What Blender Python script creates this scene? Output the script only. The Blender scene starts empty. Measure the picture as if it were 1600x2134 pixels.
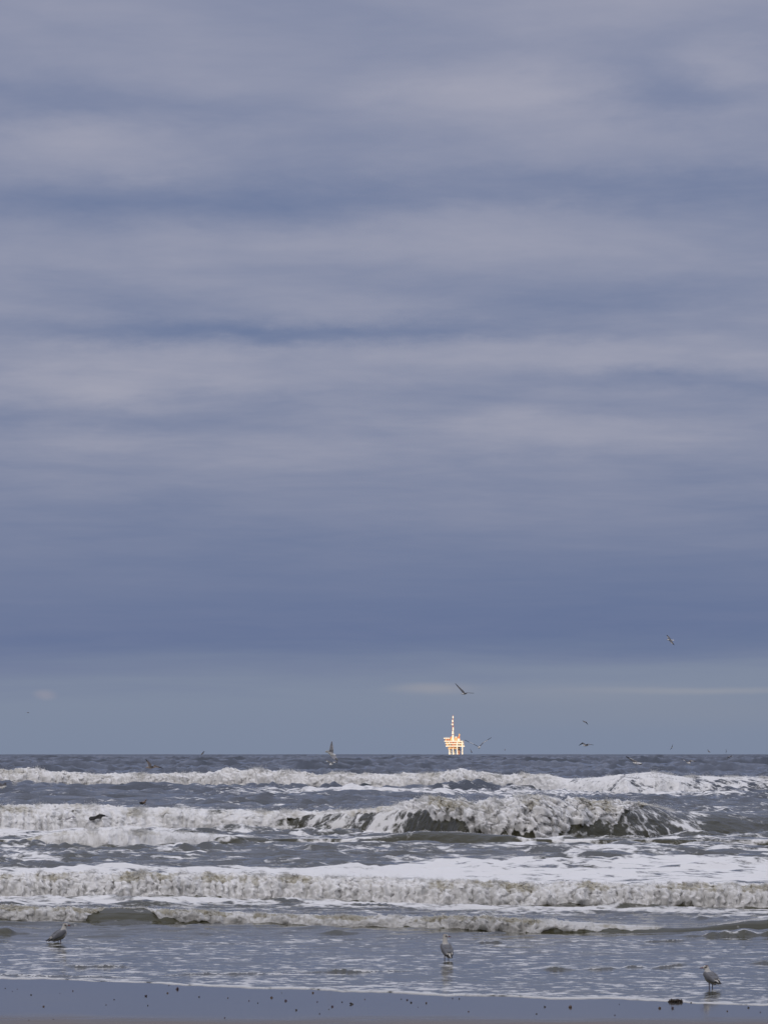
import bpy, bmesh, math, random
import numpy as np
from mathutils import Vector, Matrix
random.seed(7)
rng = np.random.default_rng(11)
scene = bpy.context.scene
COL = scene.collection
R = math.radians

# ------------------------------------------------------------------ camera
PW, PH, F = 1600.0, 2134.0, 6667.0        # photograph size and focal length in its pixels
CAMH, EYE = 2.6, 1567.0                   # eye height (m), eye-level row
TH = math.atan((EYE - PH / 2) / F)
cam = bpy.data.cameras.new('camera')
cam.sensor_fit = 'HORIZONTAL'; cam.sensor_width = 24.0; cam.lens = 24.0 * F / PW
cam.clip_start = 0.5; cam.clip_end = 120000
camo = bpy.data.objects.new('camera', cam); COL.objects.link(camo)
camo.location = (0, 0, CAMH); camo.rotation_euler = (math.pi / 2 + TH, 0, 0)
scene.camera = camo

# ------------------------------------------------------------------ light and exposure
SUN_EL, SUN_AZ = R(9.0), R(200.0)         # azimuth clockwise from +Y: low, behind the beach
SUN_DIR = Vector((math.sin(SUN_AZ) * math.cos(SUN_EL), math.cos(SUN_AZ) * math.cos(SUN_EL), math.sin(SUN_EL)))
sun = bpy.data.lights.new('sun', 'SUN'); sun.energy = 3.6; sun.angle = R(0.53); sun.color = (1.0, 0.80, 0.56)
suno = bpy.data.objects.new('sun', sun); COL.objects.link(suno)
suno.rotation_euler = SUN_DIR.to_track_quat('Z', 'Y').to_euler()
suno.location = (0, -50, 80)
vs = scene.view_settings
vs.view_transform = 'Standard'; vs.look = 'None'; vs.exposure = 0.0; vs.gamma = 1.0; vs.use_curve_mapping = False


def lin(r, g, b):
    f = lambda c: (c / 255 / 12.92) if c / 255 <= 0.04045 else ((c / 255 + 0.055) / 1.055) ** 2.4
    return (f(r), f(g), f(b), 1.0)


def ray(X, Y):
    a, b = (X - PW / 2) / F, (PH / 2 - Y) / F
    return a, math.cos(TH) - b * math.sin(TH), math.sin(TH) + b * math.cos(TH)


def azel(X, Y):
    a, y, z = ray(X, Y)
    return math.degrees(math.atan2(a, y)), math.degrees(math.atan2(z, math.hypot(a, y)))


class NT:
    def __init__(s, tree):
        s.t = tree; s.n = tree.nodes; s.l = tree.links

    def put(s, sock, v):
        if hasattr(v, 'is_linked') or isinstance(v, bpy.types.NodeSocket): s.l.new(v, sock)
        else: sock.default_value = v

    def node(s, typ, **kw):
        n = s.n.new(typ)
        for k, v in kw.items(): setattr(n, k, v)
        return n

    def math(s, op, a, b=0.0, c=0.0, clamp=False):
        n = s.node('ShaderNodeMath', operation=op, use_clamp=clamp)
        s.put(n.inputs[0], a); s.put(n.inputs[1], b); s.put(n.inputs[2], c)
        return n.outputs[0]

    def vec(s, op, a, b=None):
        n = s.node('ShaderNodeVectorMath', operation=op)
        s.put(n.inputs[0], a)
        if b is not None: s.put(n.inputs[1], b)
        return n.outputs['Value'] if op in ('LENGTH', 'DOT_PRODUCT') else n.outputs[0]

    def comb(s, x, y, z):
        n = s.node('ShaderNodeCombineXYZ')
        for i, v in enumerate((x, y, z)): s.put(n.inputs[i], v)
        return n.outputs[0]

    def ss(s, v, a, b, lo=0.0, hi=1.0):
        n = s.node('ShaderNodeMapRange', interpolation_type='SMOOTHSTEP')
        s.put(n.inputs[0], v)
        for i, q in enumerate((a, b, lo, hi)): s.put(n.inputs[i + 1], q)
        return n.outputs[0]

    def noise(s, v, scale, detail=4.0, rough=0.55, dist=0.0, color=False):
        n = s.node('ShaderNodeTexNoise')
        s.put(n.inputs['Vector'], v); s.put(n.inputs['Scale'], scale); s.put(n.inputs['Detail'], detail)
        s.put(n.inputs['Roughness'], rough); s.put(n.inputs['Distortion'], dist)
        return n.outputs['Color'] if color else n.outputs['Fac']

    def mix(s, f, a, b):
        n = s.node('ShaderNodeMix', data_type='RGBA')
        s.put(n.inputs[0], f); s.put(n.inputs[6], a); s.put(n.inputs[7], b)
        return n.outputs[2]

    def attr(s, name):
        return s.node('ShaderNodeAttribute', attribute_name=name).outputs['Fac']


# ------------------------------------------------------------------ world: cloudy evening sky
world = bpy.data.worlds.new('World'); scene.world = world; world.use_nodes = True
W = NT(world.node_tree); W.n.clear()
tc = W.node('ShaderNodeTexCoord').outputs['Generated']
d = W.vec('NORMALIZE', tc)
sep = W.node('ShaderNodeSeparateXYZ'); W.l.new(d, sep.inputs[0])
dx, dy, dz = sep.outputs
el = W.math('MULTIPLY', W.math('ARCSINE', dz), 57.29578)
az = W.math('MULTIPLY', W.math('ARCTAN2', dx, dy), 57.29578)
zz = W.math('ADD', W.math('MAXIMUM', dz, 0.0), 0.06)
plane = W.comb(W.math('MULTIPLY', W.math('DIVIDE', dx, zz), 0.95), W.math('DIVIDE', dy, zz), 0.0)
n1 = W.noise(plane, 1.05, 5.0, 0.55, 0.35)
n2 = W.noise(W.vec('ADD', plane, (7.3, 3.1, 0)), 3.0, 5.0, 0.6, 0.3)
n3 = W.noise(W.vec('ADD', W.vec('MULTIPLY', plane, (0.8, 1.0, 1.0)), (1.3, 9.1, 0)), 8.5, 4.0, 0.6, 0.4)
warp = W.noise(W.comb(W.math('MULTIPLY', az, 0.35), W.math('MULTIPLY', el, 0.9), 0.0), 1.0, 6.0, 0.65, 0.0, True)
wv = W.vec('MULTIPLY', W.vec('SUBTRACT', warp, (0.5, 0.5, 0.5)), (3.0, 0.95, 0.0))
ae = W.vec('ADD', W.comb(az, el, 0.0), wv)
ramp = W.node('ShaderNodeValToRGB'); ramp.color_ramp.interpolation = 'B_SPLINE'
EMAX = 20.0
cr = ramp.color_ramp
stops = [(1573, 0.10), (1400, 0.06), (1320, 0.02), (1230, 0.06), (1100, 0.19), (1000, 0.30), (880, 0.34), (760, 0.41), (600, 0.40), (430, 0.33), (250, 0.39), (60, 0.47), (-300, 0.52)]
for i, (Y, v) in enumerate(stops):
    p = max(0.0, azel(800, Y)[1] / EMAX)
    e = cr.elements[i] if i < 2 else cr.elements.new(p)
    e.position = p; e.color = (v, v, v, 1)
W.l.new(W.math('DIVIDE', el, EMAX), ramp.inputs[0])
rampv = W.node('ShaderNodeRGBToBW'); W.l.new(ramp.outputs[0], rampv.inputs[0])
v = rampv.outputs[0]
fade = W.ss(el, 2.4, 6.2)
nn = W.math('ADD', W.math('MULTIPLY', W.math('SUBTRACT', n1, 0.5), 0.85), W.math('ADD', W.math('MULTIPLY', W.math('SUBTRACT', n2, 0.5), 0.60), W.math('MULTIPLY', W.math('SUBTRACT', n3, 0.5), 0.18)))
v = W.math('ADD', v, W.math('MULTIPLY', nn, W.math('ADD', W.math('MULTIPLY', fade, 0.68), 0.14)))
BLOBS = [  # cloud streaks: X, Y, half width, half height (photo px), amount
    (1040, 205, 330, 80, .30), (200, 315, 330, 75, .27), (900, 280, 520, 70, .10), (1450, 300, 420, 70, .16),
    (350, 770, 330, 75, .33), (780, 770, 420, 60, .22), (1250, 730, 560, 50, .22), (120, 815, 260, 55, .2),
    (1100, 490, 650, 80, .17), (330, 540, 560, 90, .14), (720, 640, 330, 50, .17), (1180, 905, 480, 45, .26),
    (190, 905, 220, 35, .14), (620, 945, 320, 40, .14), (1500, 140, 150, 60, .2), (1350, 20, 360, 60, .14),
    (160, 215, 380, 70, -.24), (1370, 200, 220, 70, -.22), (420, 435, 620, 55, -.20), (1150, 395, 620, 50, -.20),
    (300, 695, 420, 28, -.22), (880, 695, 450, 30, -.2), (1330, 615, 400, 45, -.15), (1380, 790, 420, 30, -.16),
    (150, 875, 400, 35, -.1), (1200, 1240, 900, 130, -.05), (1450, 1345, 600, 45, -.07), (420, 1350, 900, 40, -.04)]
for X, Y, rx, ry, am in BLOBS:
    a0, e0 = azel(X, Y)
    sx, sy = F * math.pi / 180 / rx, F * math.pi / 180 / ry
    q = W.vec('LENGTH', W.vec('MULTIPLY', W.vec('SUBTRACT', ae, (a0, e0, 0)), (sx, sy, 0)))
    v = W.math('ADD', v, W.math('MULTIPLY', W.ss(q, 1.35, 0.0), am * 1.0))
v = W.math('MAXIMUM', v, -0.05)
cloud = W.mix(v, lin(101, 116, 153), lin(172, 171, 186))
cl = cloud.node; cl.clamp_factor = False
sky = W.node('ShaderNodeTexSky', sky_type='NISHITA', sun_disc=False)
sky.sun_elevation = SUN_EL; sky.sun_rotation = SUN_AZ; sky.altitude = 5; sky.dust_density = 2.0
nish = W.vec('SCALE', sky.outputs[0]); nish.node.inputs['Scale'].default_value = 0.10
clear = W.mix(0.06, lin(129, 142, 167), nish)
for X, Y, rx, ry, c, am in [(905, 1436, 95, 13, (160, 160, 168), .6), (1440, 1440, 300, 8, (156, 159, 169), .55), (1180, 1446, 330, 24, (140, 148, 166), .5),
                            (93, 1448, 24, 11, (158, 156, 168), .6), (1400, 1480, 600, 40, (134, 143, 162), .5)]:
    a0, e0 = azel(X, Y)
    sx, sy = F * math.pi / 180 / rx, F * math.pi / 180 / ry
    ws = W.vec('ADD', W.comb(az, el, 0.0), W.vec('MULTIPLY', wv, (0.14, 0.16, 0)))
    q = W.vec('LENGTH', W.vec('MULTIPLY', W.vec('SUBTRACT', ws, (a0, e0, 0)), (sx, sy, 0)))
    clear = W.mix(W.math('MULTIPLY', W.ss(q, 1.4, 0.0), am), clear, lin(*c))
edge = W.math('ADD', el, W.math('ADD', W.math('MULTIPLY', W.math('SUBTRACT', n1, 0.5), 0.9), W.math('MULTIPLY', az, -0.022)))
cover = W.ss(edge, 0.9, 2.2)
base = W.mix(cover, clear, cloud)
base = W.mix(0.06, base, nish)
# overcast luminance grows towards the zenith and towards the veiled sun behind
up = W.ss(dz, 0.30, 0.97, 1.0, 2.75)
toward = W.math('POWER', W.math('MAXIMUM', W.math('MULTIPLY_ADD', W.vec('DOT_PRODUCT', d, tuple(SUN_DIR)), 0.5, 0.5), 0.0), 2.0)
gain = W.math('MULTIPLY', up, W.math('MULTIPLY_ADD', toward, 1.45, 1.0))
grey = W.mix(W.ss(dz, 0.2, 0.8, 0.0, 0.65), base, lin(133, 138, 151))
grey = W.mix(W.math('MULTIPLY', toward, 0.85), grey, lin(155, 147, 136))
final = W.vec('SCALE', grey); W.l.new(gain, final.node.inputs['Scale'])
bg = W.node('ShaderNodeBackground'); bg.inputs['Strength'].default_value = 1.0
W.l.new(final, bg.inputs[0])
out = W.node('ShaderNodeOutputWorld'); W.l.new(bg.outputs[0], out.inputs[0])


# ------------------------------------------------------------------ helpers
def tag(o, label=None, cat=None, group=None, kind=None):
    for k, v in (('label', label), ('category', cat), ('group', group), ('kind', kind)):
        if v: o[k] = v
    return o


def link(name, mesh, mat=None, parent=None):
    o = bpy.data.objects.new(name, mesh); COL.objects.link(o)
    if mat is not None: mesh.materials.append(mat)
    if parent is not None: o.parent = parent
    return o


def empty(name, loc, rot=None):
    o = bpy.data.objects.new(name, None); COL.objects.link(o); o.location = loc
    o.empty_display_size = 0.1
    if rot is not None: o.rotation_euler = rot
    return o


def material(name):
    m = bpy.data.materials.new(name); m.use_nodes = True
    T = NT(m.node_tree); T.n.clear()
    T.out = T.node('ShaderNodeOutputMaterial')
    return m, T


def principled(T, **kw):
    p = T.node('ShaderNodeBsdfPrincipled')
    for k, v in kw.items(): T.put(p.inputs[k.replace('_', ' ')], v)
    return p


def simple(name, col, rough=0.6, var=0.15, scale=8.0, metal=0.0):
    m, T = material(name)
    pos = T.node('ShaderNodeTexCoord').outputs['Object']
    n = T.noise(pos, scale, 4.0, 0.6)
    c = T.mix(n, tuple(x * (1 - var) for x in col[:3]) + (1,), tuple(min(1, x * (1 + var)) for x in col[:3]) + (1,))
    p = principled(T, Base_Color=c, Roughness=rough, Metallic=metal)
    T.l.new(p.outputs[0], T.out.inputs[0])
    return m


_g = np.random.default_rng(3)
_perm = np.concatenate([_g.permutation(256)] * 3).astype(np.int32)
_grad = _g.normal(size=(256, 3)); _grad /= np.linalg.norm(_grad, axis=1)[:, None]


def perlin(x, y, z=0.0):
    x, y, z = np.broadcast_arrays(np.asarray(x, float), y, z)
    xi, yi, zi = np.floor(x), np.floor(y), np.floor(z)
    fx, fy, fz = x - xi, y - yi, z - zi
    xi, yi, zi = [q.astype(np.int64) & 255 for q in (xi, yi, zi)]
    u, w, s = [q * q * q * (q * (q * 6 - 15) + 10) for q in (fx, fy, fz)]
    res = 0
    for i in (0, 1):
        for j in (0, 1):
            for k in (0, 1):
                h = _perm[_perm[_perm[xi + i] + yi + j] + zi + k]
                g = _grad[h]
                dt = g[..., 0] * (fx - i) + g[..., 1] * (fy - j) + g[..., 2] * (fz - k)
                res = res + dt * (u if i else 1 - u) * (w if j else 1 - w) * (s if k else 1 - s)
    return res * 1.6


def fbm(x, y, z=0.0, octv=4, gain=0.5):
    r, a = 0, 1.0
    for o in range(octv):
        r = r + a * perlin(x * 2 ** o + 13.7 * o, np.asarray(y) * 2 ** o + 5.1 * o, np.asarray(z) * 2 ** o + 2.3 * o); a *= gain
    return r


def billow(x, y, z=0.0, octv=4, gain=0.5):
    r, a, t = 0, 1.0, 0
    for o in range(octv):
        r = r + a * 2.6 * np.abs(perlin(x * 2 ** o + 31.7 * o, np.asarray(y) * 2 ** o + 9.1 * o, np.asarray(z) * 2 ** o + 7.3 * o))
        t += a; a *= gain
    return r / t


def sm(x, a, b):
    t = np.clip((x - a) / (b - a), 0, 1)
    return t * t * (3 - 2 * t)


def Dof(Y, z=0.0):
    b = (PH / 2 - np.asarray(Y, float)) / F
    dy_, dz_ = math.cos(TH) - b * math.sin(TH), math.sin(TH) + b * math.cos(TH)
    return (z - CAMH) / dz_ * dy_


def at(X, Y, D):
    a, y, z = ray(X, Y)
    t = D / y
    return Vector((a * t, D, CAMH + z * t))


def grid_mesh(name, P, attrs):
    nr, nc = P.shape[:2]
    idx = np.arange(nr * nc).reshape(nr, nc)
    q = np.stack([idx[:-1, :-1], idx[:-1, 1:], idx[1:, 1:], idx[1:, :-1]], -1).reshape(-1, 4)
    me = bpy.data.meshes.new(name)
    me.vertices.add(nr * nc); me.vertices.foreach_set('co', P.reshape(-1).astype(np.float32))
    me.loops.add(q.size); me.loops.foreach_set('vertex_index', q.reshape(-1).astype(np.int32))
    me.polygons.add(len(q)); me.polygons.foreach_set('loop_start', np.arange(0, q.size, 4, dtype=np.int32))
    me.update(calc_edges=True)
    me.polygons.foreach_set('use_smooth', np.ones(len(q), bool))
    for k, a in attrs.items():
        at_ = me.attributes.new(k, 'FLOAT', 'POINT'); at_.data.foreach_set('value', a.reshape(-1).astype(np.float32))
    return me


# ------------------------------------------------------------------ shore lines (photo points on the water plane)
EDGE = [(0, 2042), (150, 2044), (340, 2050), (520, 2057), (700, 2064), (800, 2068), (1000, 2077), (1200, 2083), (1400, 2089), (1600, 2096)]


def interp(pts, X):
    p = np.array(pts, float)
    r = np.interp(X, p[:, 0], p[:, 1])
    return r


def edgeD(X):
    lob = 5.0 * perlin(np.asarray(X) / 170.0, 3.3) + 1.6 * perlin(np.asarray(X) / 27.0, 8.1)
    Y = interp(EDGE, X) + lob
    return Dof(Y)


EX = np.linspace(-4000, 5600, 4000)
ED = edgeD(EX)
EWX = (EX - 800) / F * ED          # world x of the edge points


def edge_at(x):
    return np.interp(x, EWX, ED)


def sandz(x, y):
    s = np.asarray(y) - edge_at(x)
    z = np.where(s < 0, -s * 0.006, -s * 0.016)
    far = np.clip(-s - 14, 0, 1e9)
    z = z + far * 0.012
    z = z + 0.004 * perlin(np.asarray(x) * 0.5, np.asarray(y) * 0.25, 1.5)
    return np.maximum(z, -3.0)


# ------------------------------------------------------------------ beach
xs = np.concatenate([np.linspace(-400, -12, 24), np.linspace(-11, 11, 180), np.linspace(12, 400, 24)])
ys = np.concatenate([np.linspace(-300, 20, 24), np.linspace(22, 60, 190), np.linspace(62, 260, 20)])
GX, GY = np.meshgrid(xs, ys)
beach_me = grid_mesh('beach', np.stack([GX, GY, sandz(GX, GY)], -1), {'shore': edge_at(GX) - GY})
m, T = material('wet_sand')
pos = T.node('ShaderNodeNewGeometry').outputs['Position']
sh = T.attr('shore')
big = T.noise(pos, 0.55, 4.0, 0.55)
fine = T.noise(pos, 60.0, 4.0, 0.7)
mid = T.noise(T.vec('MULTIPLY', pos, (0.6, 2.2, 1.0)), 2.2, 5.0, 0.6)
spx = T.node('ShaderNodeSeparateXYZ'); T.l.new(pos, spx.inputs[0])
yy_ = T.math('SUBTRACT', 32.0, spx.outputs[1])
dry = T.ss(T.math('ADD', yy_, T.math('ADD', T.math('MULTIPLY', T.math('SUBTRACT', big, 0.5), 1.3), T.math('MULTIPLY', T.math('SUBTRACT', mid, 0.5), 0.7))), 0.15, 1.9)
colr = T.mix(dry, (0.050, 0.046, 0.042, 1), (0.17, 0.135, 0.105, 1))
colr = T.mix(T.math('MULTIPLY', fine, 0.35), colr, (0.07, 0.055, 0.045, 1))
rough = T.math('ADD', T.math('MULTIPLY', dry, 0.38), T.math('MULTIPLY', mid, 0.10))
rough = T.math('ADD', rough, 0.03)
bmp = T.node('ShaderNodeBump'); bmp.inputs['Distance'].default_value = 0.01
bmp.inputs['Strength'].default_value = 0.16
T.l.new(T.math('ADD', T.math('MULTIPLY', T.math('MULTIPLY', fine, dry), 0.5), T.math('MULTIPLY', mid, 0.12)), bmp.inputs['Height'])
p = principled(T, Base_Color=colr, Roughness=rough, IOR=1.36); T.l.new(bmp.outputs[0], p.inputs['Normal'])
T.l.new(p.outputs[0], T.out.inputs[0])
tag(link('beach', beach_me, m), 'flat wet sand beach mirroring the sky at the water edge', kind='structure')

# ------------------------------------------------------------------ sea surface
XC = np.concatenate([-800 - np.geomspace(1, 4200, 24)[::-1], np.linspace(-790, -50, 36), np.linspace(-30, 1630, 780), np.linspace(1650, 2390, 36), 2400 + np.geomspace(1, 4200, 24)])
NC = len(XC)
hf = lambda sc, sd: perlin(XC / sc, sd)

BR = {}


def breaker(key, toe, crest, front, backw, power, rag):
    Yt, Yc = interp(toe, XC), interp(crest, XC)
    front = interp(front, XC)
    rag = rag * np.clip(2.2 - front, 0.1, 1) * 0.6
    Dt = Dof(Yt)
    A = np.maximum(CAMH - (Yc - EYE) / F * (Dt + front * np.maximum(Yt - Yc, 0) / F * Dt), 0.03)
    Dt = Dt + rag * np.clip(A, .1, 1.2) * (0.75 * hf(75, 1.7 + len(BR)) + 0.3 * hf(23, 4.7 + len(BR)))
    BR[key] = dict(D=Dt, A=A, wf=front * A + 0.06, wb=backw, p=power)


breaker('b4', [(0, 1912), (250, 1918), (500, 1919), (700, 1926), (900, 1931), (1100, 1940), (1350, 1943), (1600, 1936)],
        [(0, 1887), (120, 1890), (270, 1889), (420, 1896), (560, 1903), (700, 1907), (1000, 1909), (1150, 1915), (1300, 1926), (1450, 1932), (1560, 1917), (1600, 1915)], [(0, 1.5), (180, 1.6), (210, 2.6), (325, 2.6), (360, 1.6), (1080, 1.6), (1180, 3), (1400, 4.5), (1540, 3.0), (1600, 2.6)], 2.6, 0.8, .6)
breaker('b3', [(0, 1859), (300, 1862), (500, 1864), (800, 1872), (1000, 1878), (1250, 1881), (1420, 1882), (1600, 1887)],
        [(0, 1819), (300, 1816), (500, 1820), (800, 1829), (1100, 1838), (1350, 1840), (1600, 1843)], [(0, 1.35), (1600, 1.35)], 3.2, 0.75, 1.0)
breaker('b2b', [(0, 1752), (230, 1758), (600, 1750), (1600, 1752)],
        [(-100, 1752), (40, 1750), (100, 1736), (180, 1728), (260, 1728), (340, 1732), (450, 1738), (560, 1746), (640, 1752), (800, 1741), (870, 1731), (960, 1733), (1060, 1740), (1120, 1752), (1600, 1753)], [(0, 1.6), (300, 1.6), (400, 3.0), (600, 4), (800, 3), (1600, 4)], 4.0, 0.8, .8)
breaker('b2', [(0, 1722), (300, 1721), (620, 1721), (800, 1728), (950, 1735), (1100, 1738), (1300, 1734), (1450, 1729), (1600, 1725)],
        [(0, 1680), (150, 1677), (300, 1682), (500, 1689), (700, 1691), (800, 1684), (850, 1673), (895, 1660), (960, 1666), (1000, 1673), (1060, 1666), (1110, 1658), (1180, 1664), (1250, 1669), (1330, 1671), (1400, 1690), (1500, 1690), (1600, 1699)], [(0, 2.0), (500, 2.0), (640, 2.8), (820, 2.4), (900, 1.6), (1200, 1.6), (1290, 2.0), (1380, 4.0), (1450, 7), (1600, 8)], 9.0, 0.7, .8)
breaker('b1', [(0, 1637), (400, 1638), (700, 1641), (1100, 1644), (1300, 1651), (1600, 1648)],
        [(-200, 1612), (0, 1605), (55, 1602), (150, 1611), (300, 1613), (450, 1612), (470, 1604), (560, 1605), (700, 1612), (800, 1616), (900, 1612), (965, 1602), (1050, 1615), (1120, 1613), (1180, 1623), (1250, 1618), (1350, 1609), (1420, 1616), (1600, 1618), (1900, 1614)], [(0, 1.5), (1100, 1.5), (1200, 5), (1600, 7)], 22.0, 0.75, .5)

E = edgeD(XC)
b4, b3, b2b, b2, b1 = [BR[k] for k in ('b4', 'b3', 'b2b', 'b2', 'b1')]
keys = [(E, 0), (E + 0.25, 10), (b4['D'] - 0.15, 170), (b4['D'] + b4['wf'] * 1.15, 46), (b3['D'] - 0.25, 60), (b3['D'] + b3['wf'] * 1.15, 62),
        (b3['D'] + 7, 56), (b2b['D'] - 0.5, 60), (b2b['D'] + b2b['wf'] + .3, 34), (b2['D'] - 0.6, 44), (b2['D'] + b2['wf'] * 1.15, 84),
        (b2['D'] + 14, 36), (b1['D'] - 2, 84), (b1['D'] + b1['wf'] * 1.2, 60), (b1['D'] + 60, 50),
        (np.full(NC, 520.), 100), (np.full(NC, 1000.), 150), (np.full(NC, 2400.), 120), (np.full(NC, 6500.), 60), (np.full(NC, 14000.), 30), (np.full(NC, 45000.), 12)]
rows = [keys[0][0]]
for (a, _), (b, n) in zip(keys[:-1], keys[1:]):
    b = np.maximum(b, a + 0.05)
    for i in range(1, n + 1):
        t = i / n
        rows.append(a * (b / a) ** t if b.mean() > 300 else a + (b - a) * t)
D = np.array(rows); D = np.maximum.accumulate(D, axis=0)
NR = len(D)
A2 = np.broadcast_to((XC - PW / 2) / F, D.shape)
X2 = np.broadcast_to(XC, D.shape)
PX = A2 * D * 1.0
YF = EYE + F * CAMH / D * 1.0       # flat photo row of each vertex
Z = np.zeros_like(D)
dD = np.gradient(D, axis=0)

# wind chop and swell
cut = np.clip(D / 11.0, 2.0, 48.0)
amp_env = sm(D, 44, 62) * 0.75 + 0.25 * sm(D, 36, 50) + 0.25 * sm(D, 60, 130)
chop = np.zeros_like(D)
for lam in np.geomspace(0.55, 52, 46):
    th = rng.normal(-math.pi / 2 + 0.18, 0.5)
    kx, ky = math.cos(th) * 2 * math.pi / lam, math.sin(th) * 2 * math.pi / lam
    ph = rng.uniform(0, 6.28)
    wgt = np.clip(lam / (np.abs(dD) * 2.4) - 1, 0, 1) * np.clip((cut - lam) / cut * 3, 0, 1)
    s = np.sin(kx * PX + ky * D + ph)
    mod = 0.55 + 0.9 * np.clip(0.5 + np.sin(PX * 0.9 / lam + D * 0.35 / lam + ph * 3) * 0.5, 0, 1)
    chop += wgt * 0.0066 * lam * (1 - 2 * np.abs(s) if lam < 9 else s) * mod
chop *= amp_env
far = sm(D, 300, 700)
Z += np.clip(chop, -1, 1) * (1 + 0.5 * far)
op = sm(D, 150, 290)
w1 = op * np.clip(10.0 / (dD * 1.6) - 1, 0, 1)
Z += w1 * 0.50 * (0.45 - 2 * np.abs(perlin(PX / 5.5 + 0.15 * D / 6.5, D / 8.0, 1.1)))
Z += w1 * 0.30 * (0.45 - 2 * np.abs(perlin(PX / 2.2, D / 5.5, 2.1)))
Z += w1 * 0.14 * perlin(PX / 0.9, D / 4.0, 5.1)
Z += sm(D, 350, 900) * 0.35 * perlin(PX / 16., D / 30., 4.1) + sm(D, 1300, 2600) * 0.8 * perlin(PX / 26., D / 200., 6.1)
# breaking waves
foam = np.full_like(D, 0.0); thin = np.zeros_like(D)
DX, DYY = np.zeros_like(D), np.zeros_like(D)
crest_n = lambda k, sc: perlin(XC / sc, 17.3 + k) * 0.5 + perlin(XC / (sc * .37), 3.3 + k) * 0.3 + perlin(XC / (sc * .13), 6.3 + k) * 0.28
S0 = dict(
    b4=[(0, -.1), (175, -.1), (230, .85), (300, 1.0), (335, .1), (430, .1), (450, -.1), (800, -.1), (850, .08), (900, -.1), (1000, -.02), (1080, -.02), (1180, .08), (1280, .2), (1420, .5), (1520, .9), (1600, .95)],
    b3=[(0, -.1), (430, -.1), (1000, -.1), (1160, -.05), (1400, -.02), (1440, .06), (1490, -.05), (1600, -.1)],
    b2b=[(0, 1), (40, .2), (90, -.1), (270, -.1), (340, -.05), (400, .05), (470, .3), (540, .9), (850, 1.1), (1600, 1.1)],
    b2=[(0, -.1), (240, -.1), (430, -.05), (520, .0), (570, .15), (620, .42), (700, .65), (740, .7), (830, .45), (860, .3), (960, .16), (1050, .05), (1200, .08), (1280, .35), (1350, .75), (1400, .97), (1430, 1.3), (1600, 1.3)],
    b1=[(0, -.1), (1100, -.1), (1200, -.1), (1600, -.1)])
TURB = dict(b4=[(0, 1.5), (1100, 1.6), (1250, 1.0), (1600, .3)], b3=[(0, 1), (1600, 1)], b2b=[(0, .9), (400, .5), (1600, .2)],
            b2=[(0, .7), (600, .7), (800, .8), (900, 1), (1300, 1), (1400, .4), (1600, .2)], b1=[(0, 1), (1100, 1), (1190, .35), (1600, .35)])
BACK = dict(b4=.25, b3=.5, b2b=.9, b2=1.2, b1=1.5)
spray_src = {}
onface = np.zeros_like(D)
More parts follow.
